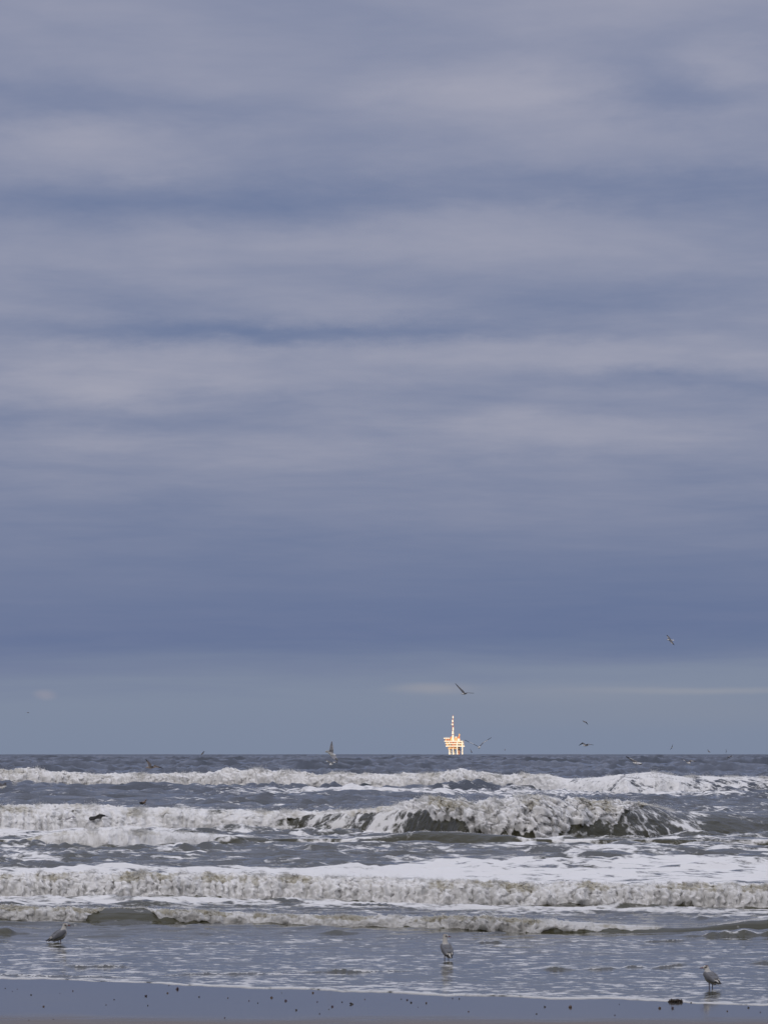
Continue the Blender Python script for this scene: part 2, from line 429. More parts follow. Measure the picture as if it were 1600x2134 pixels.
for bi, (k, b) in enumerate(BR.items()):
    A = b['A']
    s = (D - b['D']) / b['wf']
    A = A * (1 + 0.14 * fbm(X2 / 46., s * 0.9, 17.3 + bi, 3, 0.6) * interp(TURB[k], XC) * np.clip(1.15 - 1.8 * np.maximum(interp(S0[k], XC), 0), 0.06, 1))
    fr = np.clip(s, 0, 1)
    prof = np.where(s <= 1, np.sin(fr * math.pi / 2) ** b['p'], np.exp(-(np.maximum(D - b['D'] - b['wf'], 0) / b['wb']) ** 1.3))
    near = (s > -1) & (D < b['D'] + b['wb'] * 5)
    keep = 1 - 0.9 * prof * (s > -0.2)
    Z = Z * np.where(near, np.clip(keep, 0.12, 1), 1) + A * prof
    Z -= 0.16 * A * np.exp(-((s + 0.9) / 1.1) ** 2) * (s < 0.3)
    tb = interp(TURB[k], XC)
    s0 = interp(S0[k], XC)
    s0n = s0 + 0.22 * fbm(X2 / 42., s * 0.8, bi * 3.1, 3) * (s0 > 0)
    bk = BACK[k]
    mk = sm(s, s0n - 0.05, s0n + 0.08) * (1 - sm(D - b['D'] - b['wf'], bk * .5, bk * 1.6)) * sm(A, 0.035, 0.06)
    sel = mk > 0.01
    L = 2.1 / np.maximum(b['A'].mean(), .25)
    xx, yy, zz_ = PX[sel] * L, D[sel] * L, Z[sel] * L * 1.3
    n = billow(xx, yy * 1.1, zz_, 5, 0.68)
    n2_ = billow(xx + 40, yy + 7, zz_ + 11, 4, 0.6)
    av = np.broadcast_to(np.clip(A, .1, 2), D.shape)[sel]
    tv = np.broadcast_to(tb, D.shape)[sel]
    Z[sel] += mk[sel] * tv * av * 0.17 * (n - 0.62)
    DYY[sel] -= mk[sel] * tv * av * 0.22 * (n2_ - 0.5)
    lobe = np.abs(perlin(X2[sel] / 34., s[sel] * 0.7, 9.9 + bi)) * 2.2 + 0.5 * np.abs(perlin(X2[sel] / 13., s[sel] * 1.3, 4.9 + bi)) * 2.2
    low = sm(s[sel], -.1, .1) * (1 - sm(s[sel], .25, .75))
    DYY[sel] -= mk[sel] * tv * av * 0.40 * low * (lobe - 0.5)
    Z[sel] += mk[sel] * tv * av * 0.14 * low * (lobe - 0.5)
    DX[sel] += mk[sel] * tv * av * 0.15 * (n2_ - n)
    foam = np.maximum(foam, mk * (1.3 if k not in ('b1', 'b2') else interp([(0, .74), (250, .8), (400, .66), (560, .7), (700, 1.0), (820, 1.3), (1600, 1.3)], XC) if k == 'b2' else interp([(0, 1.3), (1110, 1.3), (1190, .62), (1350, .66), (1600, .5)], XC)))
    hi = sm(s, 0.24, 0.50) * (1 - sm(s, 1.1, 1.5))
    tn = np.zeros_like(D)
    tn[sel] = np.clip(hi[sel] * (0.50 + 0.45 * perlin(X2[sel] / 7.0, s[sel] * 1.1, 3.3) + 1.1 * perlin(X2[sel] / 60., 1.2 + bi, s[sel] * .6)) - 0.25 * (n - .6), 0, 1) * tv
    if k == 'b1': tn *= 0.55
    thin = np.maximum(thin, tn)
    onface = np.maximum(onface, sm(s, -0.12, 0.05) * (1 - sm(s, 0.9, 1.25)) * sm(A, 0.05, 0.2))
    spray_src[k] = (np.flatnonzero((mk * tb > 0.25)), A)

# floating foam: (X, Y, half width, half height, amount)
PATCH = [(150, 1710, 420, 26, .62), (60, 1728, 200, 22, .6), (520, 1706, 240, 14, .42), (60, 1790, 180, 16, .30), (30, 1775, 140, 12, .28),
         (1350, 1735, 420, 30, .22), (1500, 1752, 260, 24, .2), (1450, 1700, 260, 14, .42), (1120, 1752, 300, 12, .2), (1500, 1770, 250, 12, .12),
         (700, 1652, 230, 6, .6), (1000, 1651, 420, 7, .62), (1400, 1652, 420, 8, .5), (350, 1772, 260, 10, .22), (700, 1716, 200, 10, .32), (500, 1745, 300, 9, .36), (720, 1765, 200, 8, .3),
         (1300, 1800, 520, 20, .16), (920, 1800, 300, 14, .10), (850, 1818, 350, 8, .3)]
fd = np.full_like(D, 0.17)
fd += 0.10 * sm(D, 46, 60) * (1 - sm(D, 100, 230)) - 0.30 * sm(D, 200, 280)
c3 = interp([(0, 1818), (800, 1829), (1600, 1843)], X2)
top3 = interp([(0, 1802), (500, 1804), (820, 1803), (900, 1790), (1300, 1782), (1600, 1780)], X2)
fd += 0.36 * sm(YF, top3 - 7, top3 + 3) * (1 - sm(YF, c3 + 16, c3 + 24))
fd -= 0.09 * sm(X2, 760, 1000) * sm(YF, top3, top3 + 4) * (1 - sm(YF, 1818, 1830))
t3 = interp([(0, 1860), (500, 1862), (800, 1872), (1600, 1887)], X2)
fd += 0.36 * np.exp(-((YF - t3 - 9) / 9.0) ** 2)
fd += 0.13 * np.exp(-((YF - t3 - 26) / 10.0) ** 2)
fd += 0.19 * sm(YF, 1940, 1960)
fd += 0.07 * np.exp(-((YF - interp(EDGE, X2) + 12) / 13.0) ** 2)
for X, Y, rx, ry, am in PATCH:
    fd += 0.42 * am * np.exp(-(((X2 - X) / rx) ** 2 + ((YF - Y) / ry) ** 2))
fd += 0.10 * fbm(X2 / 260., YF / 26., 4.4, 3) * (1 - 0.5 * sm(YF, 1940, 1960))
lip = np.exp(-((D - E) / 0.13) ** 2) * np.clip(0.75 + 0.8 * perlin(X2 / 60., 2.2) + 0.5 * perlin(X2 / 17., 7.2), 0.1, 1.3)
fd = fd * (1 - 0.35 * onface) + onface * (0.10 * fbm(X2 / 30., D * 0.8, 8.8, 3) + (0.17 * sm(X2, 1200, 1300) * (1 - sm(X2, 1430, 1520)) + 0.13 * (1 - sm(X2, 840, 900)) * sm(X2, 300, 400)) * (D > 80) + 0.22 * sm(X2, 700, 1000) * (1 - sm(X2, 1430, 1530)) * (D < 56))
fd += 0.40 * np.clip(lip, 0, 1)
foam = np.maximum(foam, np.clip(fd, 0, 0.72))
foam = np.where(D > 330, np.minimum(foam, 0.05), foam)
# swash: thin sheet with little bore steps
sw = 1 - sm(D, 44, 50)
BORE = [  # x0, x1, Y0, Y1, height
    (-200, 90, 1951, 1947, .085), (130, 295, 2017, 2019, .024), (-100, 330, 2033, 2041, .014), (300, 640, 2036, 2031, .016), (665, 770, 2030, 2029, .026),
    (560, 900, 2030, 2026, .014), (1120, 1205, 2022, 2024, .026), (1205, 1290, 2024, 2020, .018), (1290, 1345, 2018, 2018, .02), (1345, 1435, 2022, 2012, .024), (1530, 1800, 2012, 2007, .034),
    (660, 770, 1945, 1946, .022), (940, 1070, 1947, 1945, .02), (985, 1055, 1967, 1968, .034), (1300, 1460, 1965, 1962, .02), (1395, 1800, 1953, 1949, .07), (380, 560, 1944, 1946, .015), (800, 910, 1957, 1956, .012),
    (520, 930, 1728, 1733, .20), (300, 560, 1728, 1729, .12), (340, 490, 1766, 1767, .20), (620, 705, 1765, 1766, .13), (715, 800, 1758, 1757, .13), (500, 610, 1757, 1759, .07), (-60, 70, 1884, 1886, .09), (60, 200, 1888, 1886, .05), (560, 700, 1876, 1879, .04), (700, 860, 1884, 1886, .04),
    (1040, 1130, 1757, 1758, .10), (1130, 1210, 1748, 1747, .09), (860, 1010, 1772, 1774, .06), (1420, 1540, 1920, 1917, .07), (1300, 1420, 1757, 1760, .06), (1500, 1640, 1778, 1780, .06), (120, 300, 1778, 1776, .05), (760, 830, 1795, 1797, .05), (930, 1010, 1795, 1793, .05), (1450, 1530, 1689, 1690, .22), (1520, 1640, 1684, 1688, .16),
    (440, 620, 1666, 1662, .25), (300, 500, 1668, 1667, .2), (40, 280, 1656, 1652, .25), (860, 1000, 1652, 1653, .2), (1180, 1400, 1672, 1668, .2),
    (250, 420, 1990, 1992, .006), (1050, 1260, 1985, 1983, .006), (520, 700, 1974, 1975, .006)]
for i, (x0, x1, y0, y1, hgt) in enumerate(BORE):
    yc = np.interp(XC, [x0, x1], [y0, y1]) + (1.6 * hf(38, i * 1.9) + 0.8 * hf(11, i * 2.9)) * min(1.0, (42.0 / float(Dof(y0))) ** 2)
    d0 = Dof(yc)
    ex = sm(XC, x0, x0 + 0.3 * (x1 - x0)) * (1 - sm(XC, x1 - 0.3 * (x1 - x0), x1)) * (0.75 + 0.6 * hf(30, 5 + i))
    s = D - d0
    if Dof(y0) < 47: hgt *= 1.45
    wf = hgt * (1.1 if Dof(y0) < 47 else 2.0 if hgt < .04 else 3.2)
    prof = np.where(s < 0, 0, np.where(s < wf, sm(s, 0, wf), np.exp(-np.maximum(s - wf, 0) / (hgt * 12))))
    Z += np.clip(ex, 0, 1.3) * hgt * prof
    band = np.exp(-((s - wf) / (wf * 1.4)) ** 2) * ex
    foam = foam * (1 - 0.95 * np.clip(np.exp(-((s - wf * .4) / (wf * 1.1)) ** 2) * ex, 0, 1))
    foam += 0.30 * np.clip(np.exp(-((s - wf * 3.0) / (wf * 1.8)) ** 2) * ex, 0, 1) * (hgt > .012)
Z += sw * 0.0035 * fbm(PX * 1.1, D * 1.1, 3.3, 3)
Z -= sw * 0.02 * sm(D, 36, 50) * 0
rim = sm(D - E, 0, 0.10)
Z = Z * rim + (1 - rim) * 0.0 + 0.005 * np.exp(-((D - E - 0.09) / 0.07) ** 2) + 0.004
Z[0] = sandz(PX[0], D[0]) - 0.004
Z -= D ** 2 / (2 * 6371000.0)
P = np.stack([PX + DX, D + DYY, Z], -1)
rip = 0.10 + 0.9 * sm(D, 46, 60)
sea_me = grid_mesh('sea', P, {'foam': foam, 'thin': thin, 'rip': rip})

m, T = material('sea_water')
pos = T.node('ShaderNodeNewGeometry').outputs['Position']
sp = T.node('ShaderNodeSeparateXYZ'); T.l.new(pos, sp.inputs[0])
dist = sp.outputs[1]
fa, ta, ra = T.attr('foam'), T.attr('thin'), T.attr('rip')
pw = T.vec('ADD', pos, T.vec('MULTIPLY', T.vec('SUBTRACT', T.noise(pos, 1.3, 3.0, 0.55, 0.0, True), (0.5, 0.5, 0.5)), (0.9, 0.9, 0.0)))
nf = T.noise(T.vec('MULTIPLY', pw, (0.75, 0.9, 0.9)), 1.5, 6.0, 0.62, 0.4)
vor = T.node('ShaderNodeTexVoronoi', feature='DISTANCE_TO_EDGE'); vor.inputs['Scale'].default_value = 1.7
T.l.new(T.vec('MULTIPLY', pw, (0.8, 1.0, 1.0)), vor.inputs['Vector'])
nbig = T.noise(T.vec('MULTIPLY', pos, (0.5, 0.34, 0.3)), 0.9, 4.0, 0.6, 0.5)
nsw = T.noise(T.vec('MULTIPLY', pos, (1.0, 0.8, 1.0)), 5.5, 4.0, 0.6, 0.2)
lace = T.ss(vor.outputs['Distance'], 0.0, 0.22, 1.0, 0.0)
nfine = T.noise(pos, 11.0, 4.0, 0.65)
val = T.math('ADD', fa, T.math('MULTIPLY', T.math('SUBTRACT', nf, 0.5), T.math('MULTIPLY_ADD', ra, 0.6, 0.5)))
val = T.math('ADD', val, T.math('MULTIPLY', lace, 0.13))
val = T.math('ADD', val, T.math('MULTIPLY', T.math('SUBTRACT', nbig, 0.5), T.math('MULTIPLY', ra, 0.9)))
val = T.math('ADD', val, T.math('MULTIPLY', T.math('SUBTRACT', nsw, 0.5), T.math('MULTIPLY_ADD', ra, -1.1, 1.2)))
val = T.math('ADD', val, T.math('MULTIPLY', T.math('SUBTRACT', nfine, 0.5), 0.28))
mask = T.math('MULTIPLY', T.ss(val, 0.44, 0.66), T.math('MULTIPLY_ADD', ra, 0.38, 0.62))
# water body: sandy green-grey, small ripples
h1 = T.noise(T.vec('MULTIPLY', pos, (0.8, 1.0, 1.0)), 3.2, 4.0, 0.6, 0.3)
h2 = T.noise(pos, 0.9, 3.0, 0.55)
hh = T.math('ADD', h1, T.math('MULTIPLY', h2, 1.3))
bmp = T.node('ShaderNodeBump'); bmp.inputs['Distance'].default_value = 0.075
T.l.new(hh, bmp.inputs['Height']); T.l.new(T.math('MULTIPLY', ra, T.ss(dist, 180, 420, 1.0, 0.75)), bmp.inputs['Strength'])
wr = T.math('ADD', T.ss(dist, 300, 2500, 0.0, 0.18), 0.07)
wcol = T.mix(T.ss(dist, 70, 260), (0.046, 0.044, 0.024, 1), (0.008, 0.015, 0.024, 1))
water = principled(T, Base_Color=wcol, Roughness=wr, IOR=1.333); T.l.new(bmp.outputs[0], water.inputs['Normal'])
thn = T.ss(T.math('ADD', ta, T.math('MULTIPLY', T.math('SUBTRACT', nfine, 0.5), 0.5)), 0.15, 0.95)
fcol = T.mix(thn, (0.67, 0.67, 0.668, 1), (0.335, 0.315, 0.255, 1))
fb = T.node('ShaderNodeBump'); fb.inputs['Distance'].default_value = 0.05; fb.inputs['Strength'].default_value = 0.45
T.l.new(T.math('ADD', T.noise(pos, 14.0, 6.0, 0.7), mask), fb.inputs['Height'])
fo = principled(T, Base_Color=fcol, Roughness=0.75, IOR=1.2, Subsurface_Weight=0.85, Subsurface_Scale=0.14, Subsurface_Radius=(1.0, 1.0, 1.0)); T.l.new(fb.outputs[0], fo.inputs['Normal'])
ms = T.node('ShaderNodeMixShader'); T.l.new(mask, ms.inputs[0]); T.l.new(water.outputs[0], ms.inputs[1]); T.l.new(fo.outputs[0], ms.inputs[2])
T.l.new(ms.outputs[0], T.out.inputs[0])
tag(link('sea', sea_me, m), 'grey choppy sea with rows of white breakers reaching the horizon', kind='structure')

# ------------------------------------------------------------------ spray thrown up by the breakers
octv = np.array([(1, 1, 1), (-1, -1, 1), (-1, 1, -1), (1, -1, -1)], float) * 0.85
octf = np.array([(0, 2, 1), (0, 1, 3), (0, 3, 2), (1, 2, 3)])
foam_mat = simple('spray_foam', (0.64, 0.64, 0.63), 0.85, 0.06, 3.0)
Pf = P.reshape(-1, 3)
Xf, Df = X2.reshape(-1), D.reshape(-1)
LAB = dict(b4=('low foam spray on the small wave rolling onto the flooded sand', 18000), b3=('white spray along the straight low breaker before the foam sheet', 20000),
           b2b=('spray on the short churned bore in front of the broken wave', 6000), b2=('white spray off the tall curling breaker with olive crest', 20000),
           b1=('spray off the outermost line of breakers below the horizon', 15000))
for k, (idx, A) in spray_src.items():
    lab, cnt = LAB[k]
    idx = idx[(Xf[idx] > -400) & (Xf[idx] < 2000)]
    b = BR[k]
    colA = np.broadcast_to(A, D.shape).reshape(-1)[idx]
    s = (Df[idx] - np.broadcast_to(b['D'], D.shape).reshape(-1)[idx]) / np.broadcast_to(b['wf'], D.shape).reshape(-1)[idx]
    w = np.where((s > 0.7) & (s < 1.3), 3.0, np.where(s < .25, 1.6, 1.0)) * np.clip(colA, 0.02, None)
    clump = np.clip(0.35 + 1.6 * perlin(Xf[idx] / 24., 5.5, s * 1.5), 0.02, None) ** 2
    w = w * clump; w /= w.sum()
    pick = rng.choice(len(idx), cnt, p=w)
    c = Pf[idx[pick]].copy(); a = colA[pick]; sp_ = s[pick]
    lift = rng.exponential(0.075, cnt) * a * np.where(sp_ > 0.6, 1.0, 0.35)
    c[:, 2] += lift
    c[:, 1] -= np.abs(rng.normal(0, 0.05, cnt)) * a
    c[:, 0] += rng.normal(0, 0.05, cnt) * a
    r = c[:, 1] / F * rng.uniform(0.2, 0.85, cnt) * np.where(lift > 0.1 * a, 0.55, 0.9)
    q = rng.normal(size=(cnt, 4)); q /= np.linalg.norm(q, axis=1)[:, None]
    w_, x_, y_, z_ = q.T
    M = np.stack([np.stack([1 - 2 * (y_ * y_ + z_ * z_), 2 * (x_ * y_ - z_ * w_), 2 * (x_ * z_ + y_ * w_)], -1),
                  np.stack([2 * (x_ * y_ + z_ * w_), 1 - 2 * (x_ * x_ + z_ * z_), 2 * (y_ * z_ - x_ * w_)], -1),
                  np.stack([2 * (x_ * z_ - y_ * w_), 2 * (y_ * z_ + x_ * w_), 1 - 2 * (x_ * x_ + y_ * y_)], -1)], 1)
    ov = octv[None] * rng.uniform(0.6, 1.4, (cnt, 4, 1))
    V = c[:, None] + r[:, None, None] * np.einsum('nij,nkj->nki', M, ov)
    Fc = (octf[None] + 4 * np.arange(cnt)[:, None, None]).reshape(-1, 3)
    me = bpy.data.meshes.new('breaker_spray')
    me.vertices.add(cnt * 4); me.vertices.foreach_set('co', V.reshape(-1).astype(np.float32))
    me.loops.add(Fc.size); me.loops.foreach_set('vertex_index', Fc.reshape(-1).astype(np.int32))
    me.polygons.add(len(Fc)); me.polygons.foreach_set('loop_start', np.arange(0, Fc.size, 3, dtype=np.int32))
    me.update(calc_edges=True)
    me.polygons.foreach_set('use_smooth', np.ones(len(Fc), bool))
    tag(link('breaker_spray', me, foam_mat), lab, 'sea spray', kind='stuff')


def surf_at(X, Y):
    '''first water point met by the sight line through a photo pixel'''
    j = int(np.argmin(np.abs(XC - X)))
    col_ = P[:, j]
    b_ = (col_[:, 2] - CAMH) / col_[:, 1]
    yp = PH / 2 - F * (b_ * math.cos(TH) - math.sin(TH)) / (math.cos(TH) + b_ * math.sin(TH))
    i = int(np.argmax(yp <= Y))
    return Vector(col_[i])


def sea_z(x, y):
    i = np.argmin((Pf[:, 0] - x) ** 2 + (Pf[:, 1] - y) ** 2)
    return float(Pf[i, 2])


# ------------------------------------------------------------------ unseen cloud bank behind the beach, added to keep the sun off the shore
cx = np.linspace(-12000, 12000, 160); cy = np.linspace(-5200, -2200, 40)
CX, CY = np.meshgrid(cx, cy)
t = (CY + 3700) / 1500
body = np.sqrt(np.clip(1 - t ** 4, 0, 1))
CZ = 60 + body * (640 + 170 * fbm(CX / 1500., CY / 1100., 0.7, 4) + 90 * billow(CX / 420., CY / 420., 3.1, 3))
CZ[0] = CZ[-1] = 60; CZ[:, 0] = CZ[:, -1] = 60
tag(link('shade_cloud_bank', grid_mesh('shade_cloud_bank', np.stack([CX, CY, CZ], -1), {}), simple('cloud', (0.8, 0.8, 0.82), 1.0, 0.03, 0.001)),
    'unseen grey cloud bank behind the beach, shaped to shade the shore', kind='structure')


# ------------------------------------------------------------------ mesh builders for things
def box(bm, c, s, rot=None):
    r = bmesh.ops.create_cube(bm, size=1.0)
    M = Matrix.Translation(c) @ (rot.to_4x4() if rot is not None else Matrix()) @ Matrix.Diagonal((*s, 1))
    bmesh.ops.transform(bm, matrix=M, verts=r['verts'])


def tube(bm, a, b, r0, r1=None, seg=8):
    a, b = Vector(a), Vector(b); r1 = r0 if r1 is None else r1
    d_ = b - a
    r = bmesh.ops.create_cone(bm, cap_ends=True, segments=seg, radius1=r0, radius2=max(r1, 1e-4), depth=d_.length)
    M = Matrix.Translation((a + b) / 2) @ d_.to_track_quat('Z', 'Y').to_matrix().to_4x4()
    bmesh.ops.transform(bm, matrix=M, verts=r['verts'])


def build(name, fn, mat, parent=None, bevel=0.0, smooth=False):
    bm = bmesh.new(); fn(bm)
    if bevel: bmesh.ops.bevel(bm, geom=list(bm.edges), offset=bevel, segments=1, affect='EDGES')
    me = bpy.data.meshes.new(name); bm.to_mesh(me); bm.free()
    if smooth: me.polygons.foreach_set('use_smooth', np.ones(len(me.polygons), bool))
    return link(name, me, mat, parent)


# ------------------------------------------------------------------ offshore platform
RD = 5600.0
PXM = RD / F
base0 = at(945, 1572, RD)
rig = empty('oil_platform', (base0.x, RD, -RD ** 2 / (2 * 6371000.0)))
tag(rig, 'sunlit white and orange oil platform on legs standing on the horizon', 'oil platform')
WH = simple('rig_white', (0.80, 0.77, 0.70), 0.5, 0.06, 0.2)
YE = simple('rig_yellow', (0.66, 0.40, 0.18), 0.5, 0.12, 0.2)
OR = simple('rig_orange', (0.55, 0.20, 0.10), 0.5, 0.15, 0.2)
GR = simple('rig_steel', (0.34, 0.28, 0.22), 0.6, 0.2, 0.2)
Q = lambda X: (X - 945) * PXM           # photo column to metres on the platform
HZ = lambda Y: (1572.5 - Y) * PXM + 1.2  # photo row to height above the sea
for X, yb, top in [(936, -9, 1560), (944, -11, 1560), (952.3, -13, 1548), (963, -13, 1546), (939, 11, 1560), (955.5, 12, 1556), (947, 13, 1558)]:
    def f(bm):
        tube(bm, (Q(X), yb, -8), (Q(X), yb, HZ(top)), 1.05, 1.05, 14)
        tube(bm, (Q(X), yb, -8), (Q(X), yb, 3.0), 1.4, 1.4, 14)
    build('leg', f, WH, rig, smooth=False)
for (x0, y0, z0, x1, y1, z1) in [(936, -9, 1563, 944, -11, 1570), (952.3, -13, 1564, 963, -13, 1571), (963, -13, 1562, 955.5, 12, 1569), (936, -9, 1562, 939, 11, 1570)]:
    build('brace', lambda bm: tube(bm, (Q(x0), y0, HZ(z0)), (Q(x1), y1, HZ(z1)), .38, .38, 8), GR, rig)
decks = [(933, 956, 1561.5, 1.6, -10, 13, YE), (928.5, 967.5, 1556.5, 1.7, -14, 15, WH), (927.5, 965.5, 1551.2, 1.3, -13, 14, WH), (925.5, 964, 1546.5, 1.5, -13, 14, WH), (924, 937, 1540.2, 1.3, -13, 3, WH)]
for x0, x1, Y, th_, y0, y1, mt in decks:
    def f(bm):
        box(bm, ((Q(x0) + Q(x1)) / 2, (y0 + y1) / 2, HZ(Y)), (Q(x1) - Q(x0), y1 - y0, th_))
        n = int((Q(x1) - Q(x0)) / 2.4)
        for i in range(n + 1):
            x = Q(x0) + .2 + i * (Q(x1) - Q(x0) - .4) / n
            box(bm, (x, y0 + .15, HZ(Y) + th_ / 2 + .55), (.14, .14, 1.1))
        box(bm, ((Q(x0) + Q(x1)) / 2, y0 + .15, HZ(Y) + th_ / 2 + 1.15), (Q(x1) - Q(x0), .16, .16))
    build('deck', f, mt, rig)
for X0, X1, Y0, Y1, y0, mt in [(934.5, 940, 1560.6, 1557.6, -9, YE), (941, 947, 1560.6, 1557.8, -9.5, OR), (948, 954, 1560.6, 1557.8, -9, GR),
                               (930, 934.5, 1555.4, 1552.3, -12, YE), (935.5, 940, 1555.4, 1552.2, -10, GR), (941, 946.5, 1555.4, 1552.2, -11, OR), (947.5, 951, 1555.4, 1552.3, -9, YE), (954, 958.5, 1555.4, 1552.4, -11, GR), (959.5, 962, 1555.4, 1552.4, -12, YE),
                               (929, 932.5, 1550.3, 1547.6, -11, YE), (934, 937, 1550.3, 1547.6, -9, WH), (938, 943, 1550.3, 1547.5, -11, OR), (944.5, 950.5, 1550.3, 1547.5, -10, OR), (953.5, 957, 1550.3, 1547.7, -12, YE), (958, 962, 1550.3, 1547.7, -11, GR),
                               (928, 931, 1545.3, 1541.4, -10, YE), (932, 936, 1545.3, 1541.3, -11, OR), (937.5, 941.8, 1545.3, 1539.6, -9, YE), (941.9, 946, 1545.3, 1541.5, -11, WH), (947, 952.5, 1545.3, 1538.8, -10, YE), (953, 957.8, 1545.3, 1541, -11.5, WH), (938.6, 943, 1539.5, 1536.8, -8, OR), (948, 951.5, 1538.6, 1536.8, -9, WH), (953.5, 957.6, 1540.9, 1536.5, -9, OR)]:
    def f(bm):
        x0, x1, z0, z1 = Q(X0), Q(X1), HZ(Y0), HZ(Y1)
        box(bm, ((x0 + x1) / 2, y0 + 5, (z0 + z1) / 2), (x1 - x0, 10, z1 - z0))
        box(bm, ((x0 + x1) / 2, y0 + 4.9, z1 + .12), (x1 - x0 + .5, 10.4, .24))
        nx = max(2, int((x1 - x0) / 1.6))
        for i in range(nx):
            box(bm, (x0 + (i + .5) * (x1 - x0) / nx, y0 - .08, (z0 + z1) / 2), (.35, .2, (z1 - z0) * .94))
    build('module', f, mt, rig)
mast = empty('mast', (0, 0, 0)); mast.parent = rig
bm = bmesh.new()
xm, ym, z0, z1 = Q(943.7), -8.0, HZ(1546), HZ(1493.5)
wid = lambda z: 1.5 - 1.0 * (z - z0) / (z1 - z0)
nz = 18
for i in range(nz):
    za, zb = z0 + (z1 - z0) * i / nz, z0 + (z1 - z0) * (i + 1) / nz
    wa, wb_ = wid(za), wid(zb)
    cs = [(-1, -1), (1, -1), (1, 1), (-1, 1)]
    for j in range(4):
        (ax, ay), (bx, by) = cs[j], cs[(j + 1) % 4]
        tube(bm, (xm + ax * wa, ym + ay * wa, za), (xm + ax * wb_, ym + ay * wb_, zb), .26, .26, 6)
        tube(bm, (xm + ax * wa, ym + ay * wa, za), (xm + bx * wb_, ym + by * wb_, zb), .17, .17, 5)
        tube(bm, (xm + ax * wa, ym + ay * wa, za), (xm + bx * wa, ym + by * wa, za), .15, .15, 5)
tube(bm, (xm, ym, z1 - .5), (xm, ym, HZ(1491)), .3, .12, 6)
bpy.data.objects.remove(mast)
me = bpy.data.meshes.new('mast'); bm.to_mesh(me); bm.free()
mast = link('mast', me, OR, rig)
for Y, w_, h_, off in [(1496.5, 1.15, 3.6, 0), (1504.5, 1.5, 3.6, -.5), (1511.5, 1.6, 2.6, -.6), (1521, 1.3, 5.4, .3), (1528.5, 1.9, 5.0, -.2), (1538, 2.0, 8.0, 0)]:
    def f(bm):
        tube(bm, (xm + off, ym - 1.2, HZ(Y) - h_ / 2), (xm + off, ym - 1.2, HZ(Y) + h_ / 2), w_, w_ * .85, 14)
        tube(bm, (xm + off, ym - 1.2, HZ(Y) + h_ / 2), (xm + off, ym - 1.2, HZ(Y) + h_ / 2 + .5), w_ * .85, w_ * .3, 14)
    build('antenna_drum', f, WH, mast)
build('antenna_dish', lambda bm: tube(bm, (xm - 1.5, ym - 1.8, HZ(1511)), (xm - 3.0, ym - 2.2, HZ(1511.3)), .5, 1.3, 14), WH, mast)


def crane(bm):
    xb, yb = Q(956.6), -7.0
    tube(bm, (xb, yb, HZ(1537)), (xb, yb, HZ(1533.5)), 1.1, 1.0, 12)
    box(bm, (xb + .2, yb, HZ(1533)), (2.6, 2.4, 2.0))
    tube(bm, (xb - .4, yb - .5, HZ(1533)), (xb + .6, yb + 13, HZ(1530.3)), .5, .3, 6)
    tube(bm, (xb, yb, HZ(1532.5)), (xb + .1, yb, HZ(1529.8)), .55, .35, 8)
    tube(bm, (xb + .1, yb, HZ(1530)), (xb + .6, yb + 12.8, HZ(1530.2)), .1, .1, 5)


build('crane', crane, YE, rig)
for X0, X1, Y0, Y1, mt in [(929.5, 964, 1556, 1551.6, OR), (928.5, 963, 1550.8, 1547, GR), (927, 960, 1546, 1541.5, OR), (934.5, 955, 1561, 1557, GR)]:
    def f(bm):
        x0, x1, z0, z1 = Q(X0), Q(X1), HZ(Y0) + .6, HZ(Y1) - .6
        box(bm, ((x0 + x1) / 2, 4.0, (z0 + z1) / 2), (x1 - x0, 1.0, z1 - z0))
        for i in range(16):
            box(bm, (x0 + (i + .5) * (x1 - x0) / 16, 3.3, (z0 + z1) / 2), (.4, .5, z1 - z0))
    build('bulkhead', f, mt, rig)
build('stair_tower', lambda bm: [box(bm, (Q(965.2), -11, HZ(1556) + i * 1.9), (2.2, 3.5, .35)) for i in range(5)] + [tube(bm, (Q(966.2), -12.5, HZ(1557)), (Q(964.4), -12.5, HZ(1546)), .2, .2, 5)], YE, rig)
build('conductor_pipes', lambda bm: [tube(bm, (Q(955.3 + .9 * i), 3, -6), (Q(955.3 + .9 * i), 3, HZ(1557)), .33, .33, 8) for i in range(4)], OR, rig)


# ------------------------------------------------------------------ gulls
def vcol_mat(name, rough):
    m, T = material(name)
    c = T.node('ShaderNodeVertexColor', layer_name='plumage').outputs['Color']
    n = T.noise(T.node('ShaderNodeTexCoord').outputs['Object'], 70.0, 3.0, 0.6)
    c2 = T.vec('MULTIPLY', c, T.comb(T.math('ADD', T.math('MULTIPLY', n, .5), .75), T.math('ADD', T.math('MULTIPLY', n, .5), .75), T.math('ADD', T.math('MULTIPLY', n, .5), .75)))
    p = principled(T, Base_Color=c2, Roughness=rough)
    T.l.new(p.outputs[0], T.out.inputs[0]); return m


PLUM = vcol_mat('plumage', 0.75)
RED = simple('bill_red', (0.16, 0.022, 0.014), 0.4, 0.1, 40)
LEGM = simple('leg_dark_red', (0.06, 0.014, 0.012), 0.5, 0.1, 40)
EYEM = simple('eye_black', (0.006, 0.006, 0.006), 0.2, 0.0, 40)
WHITE, GREY, BLACK, DARK, BUFF, BROWN = (0.42, 0.41, 0.39), (0.125, 0.13, 0.145), (0.012, 0.012, 0.014), (0.035, 0.03, 0.03), (0.42, 0.38, 0.32), (0.14, 0.10, 0.08)


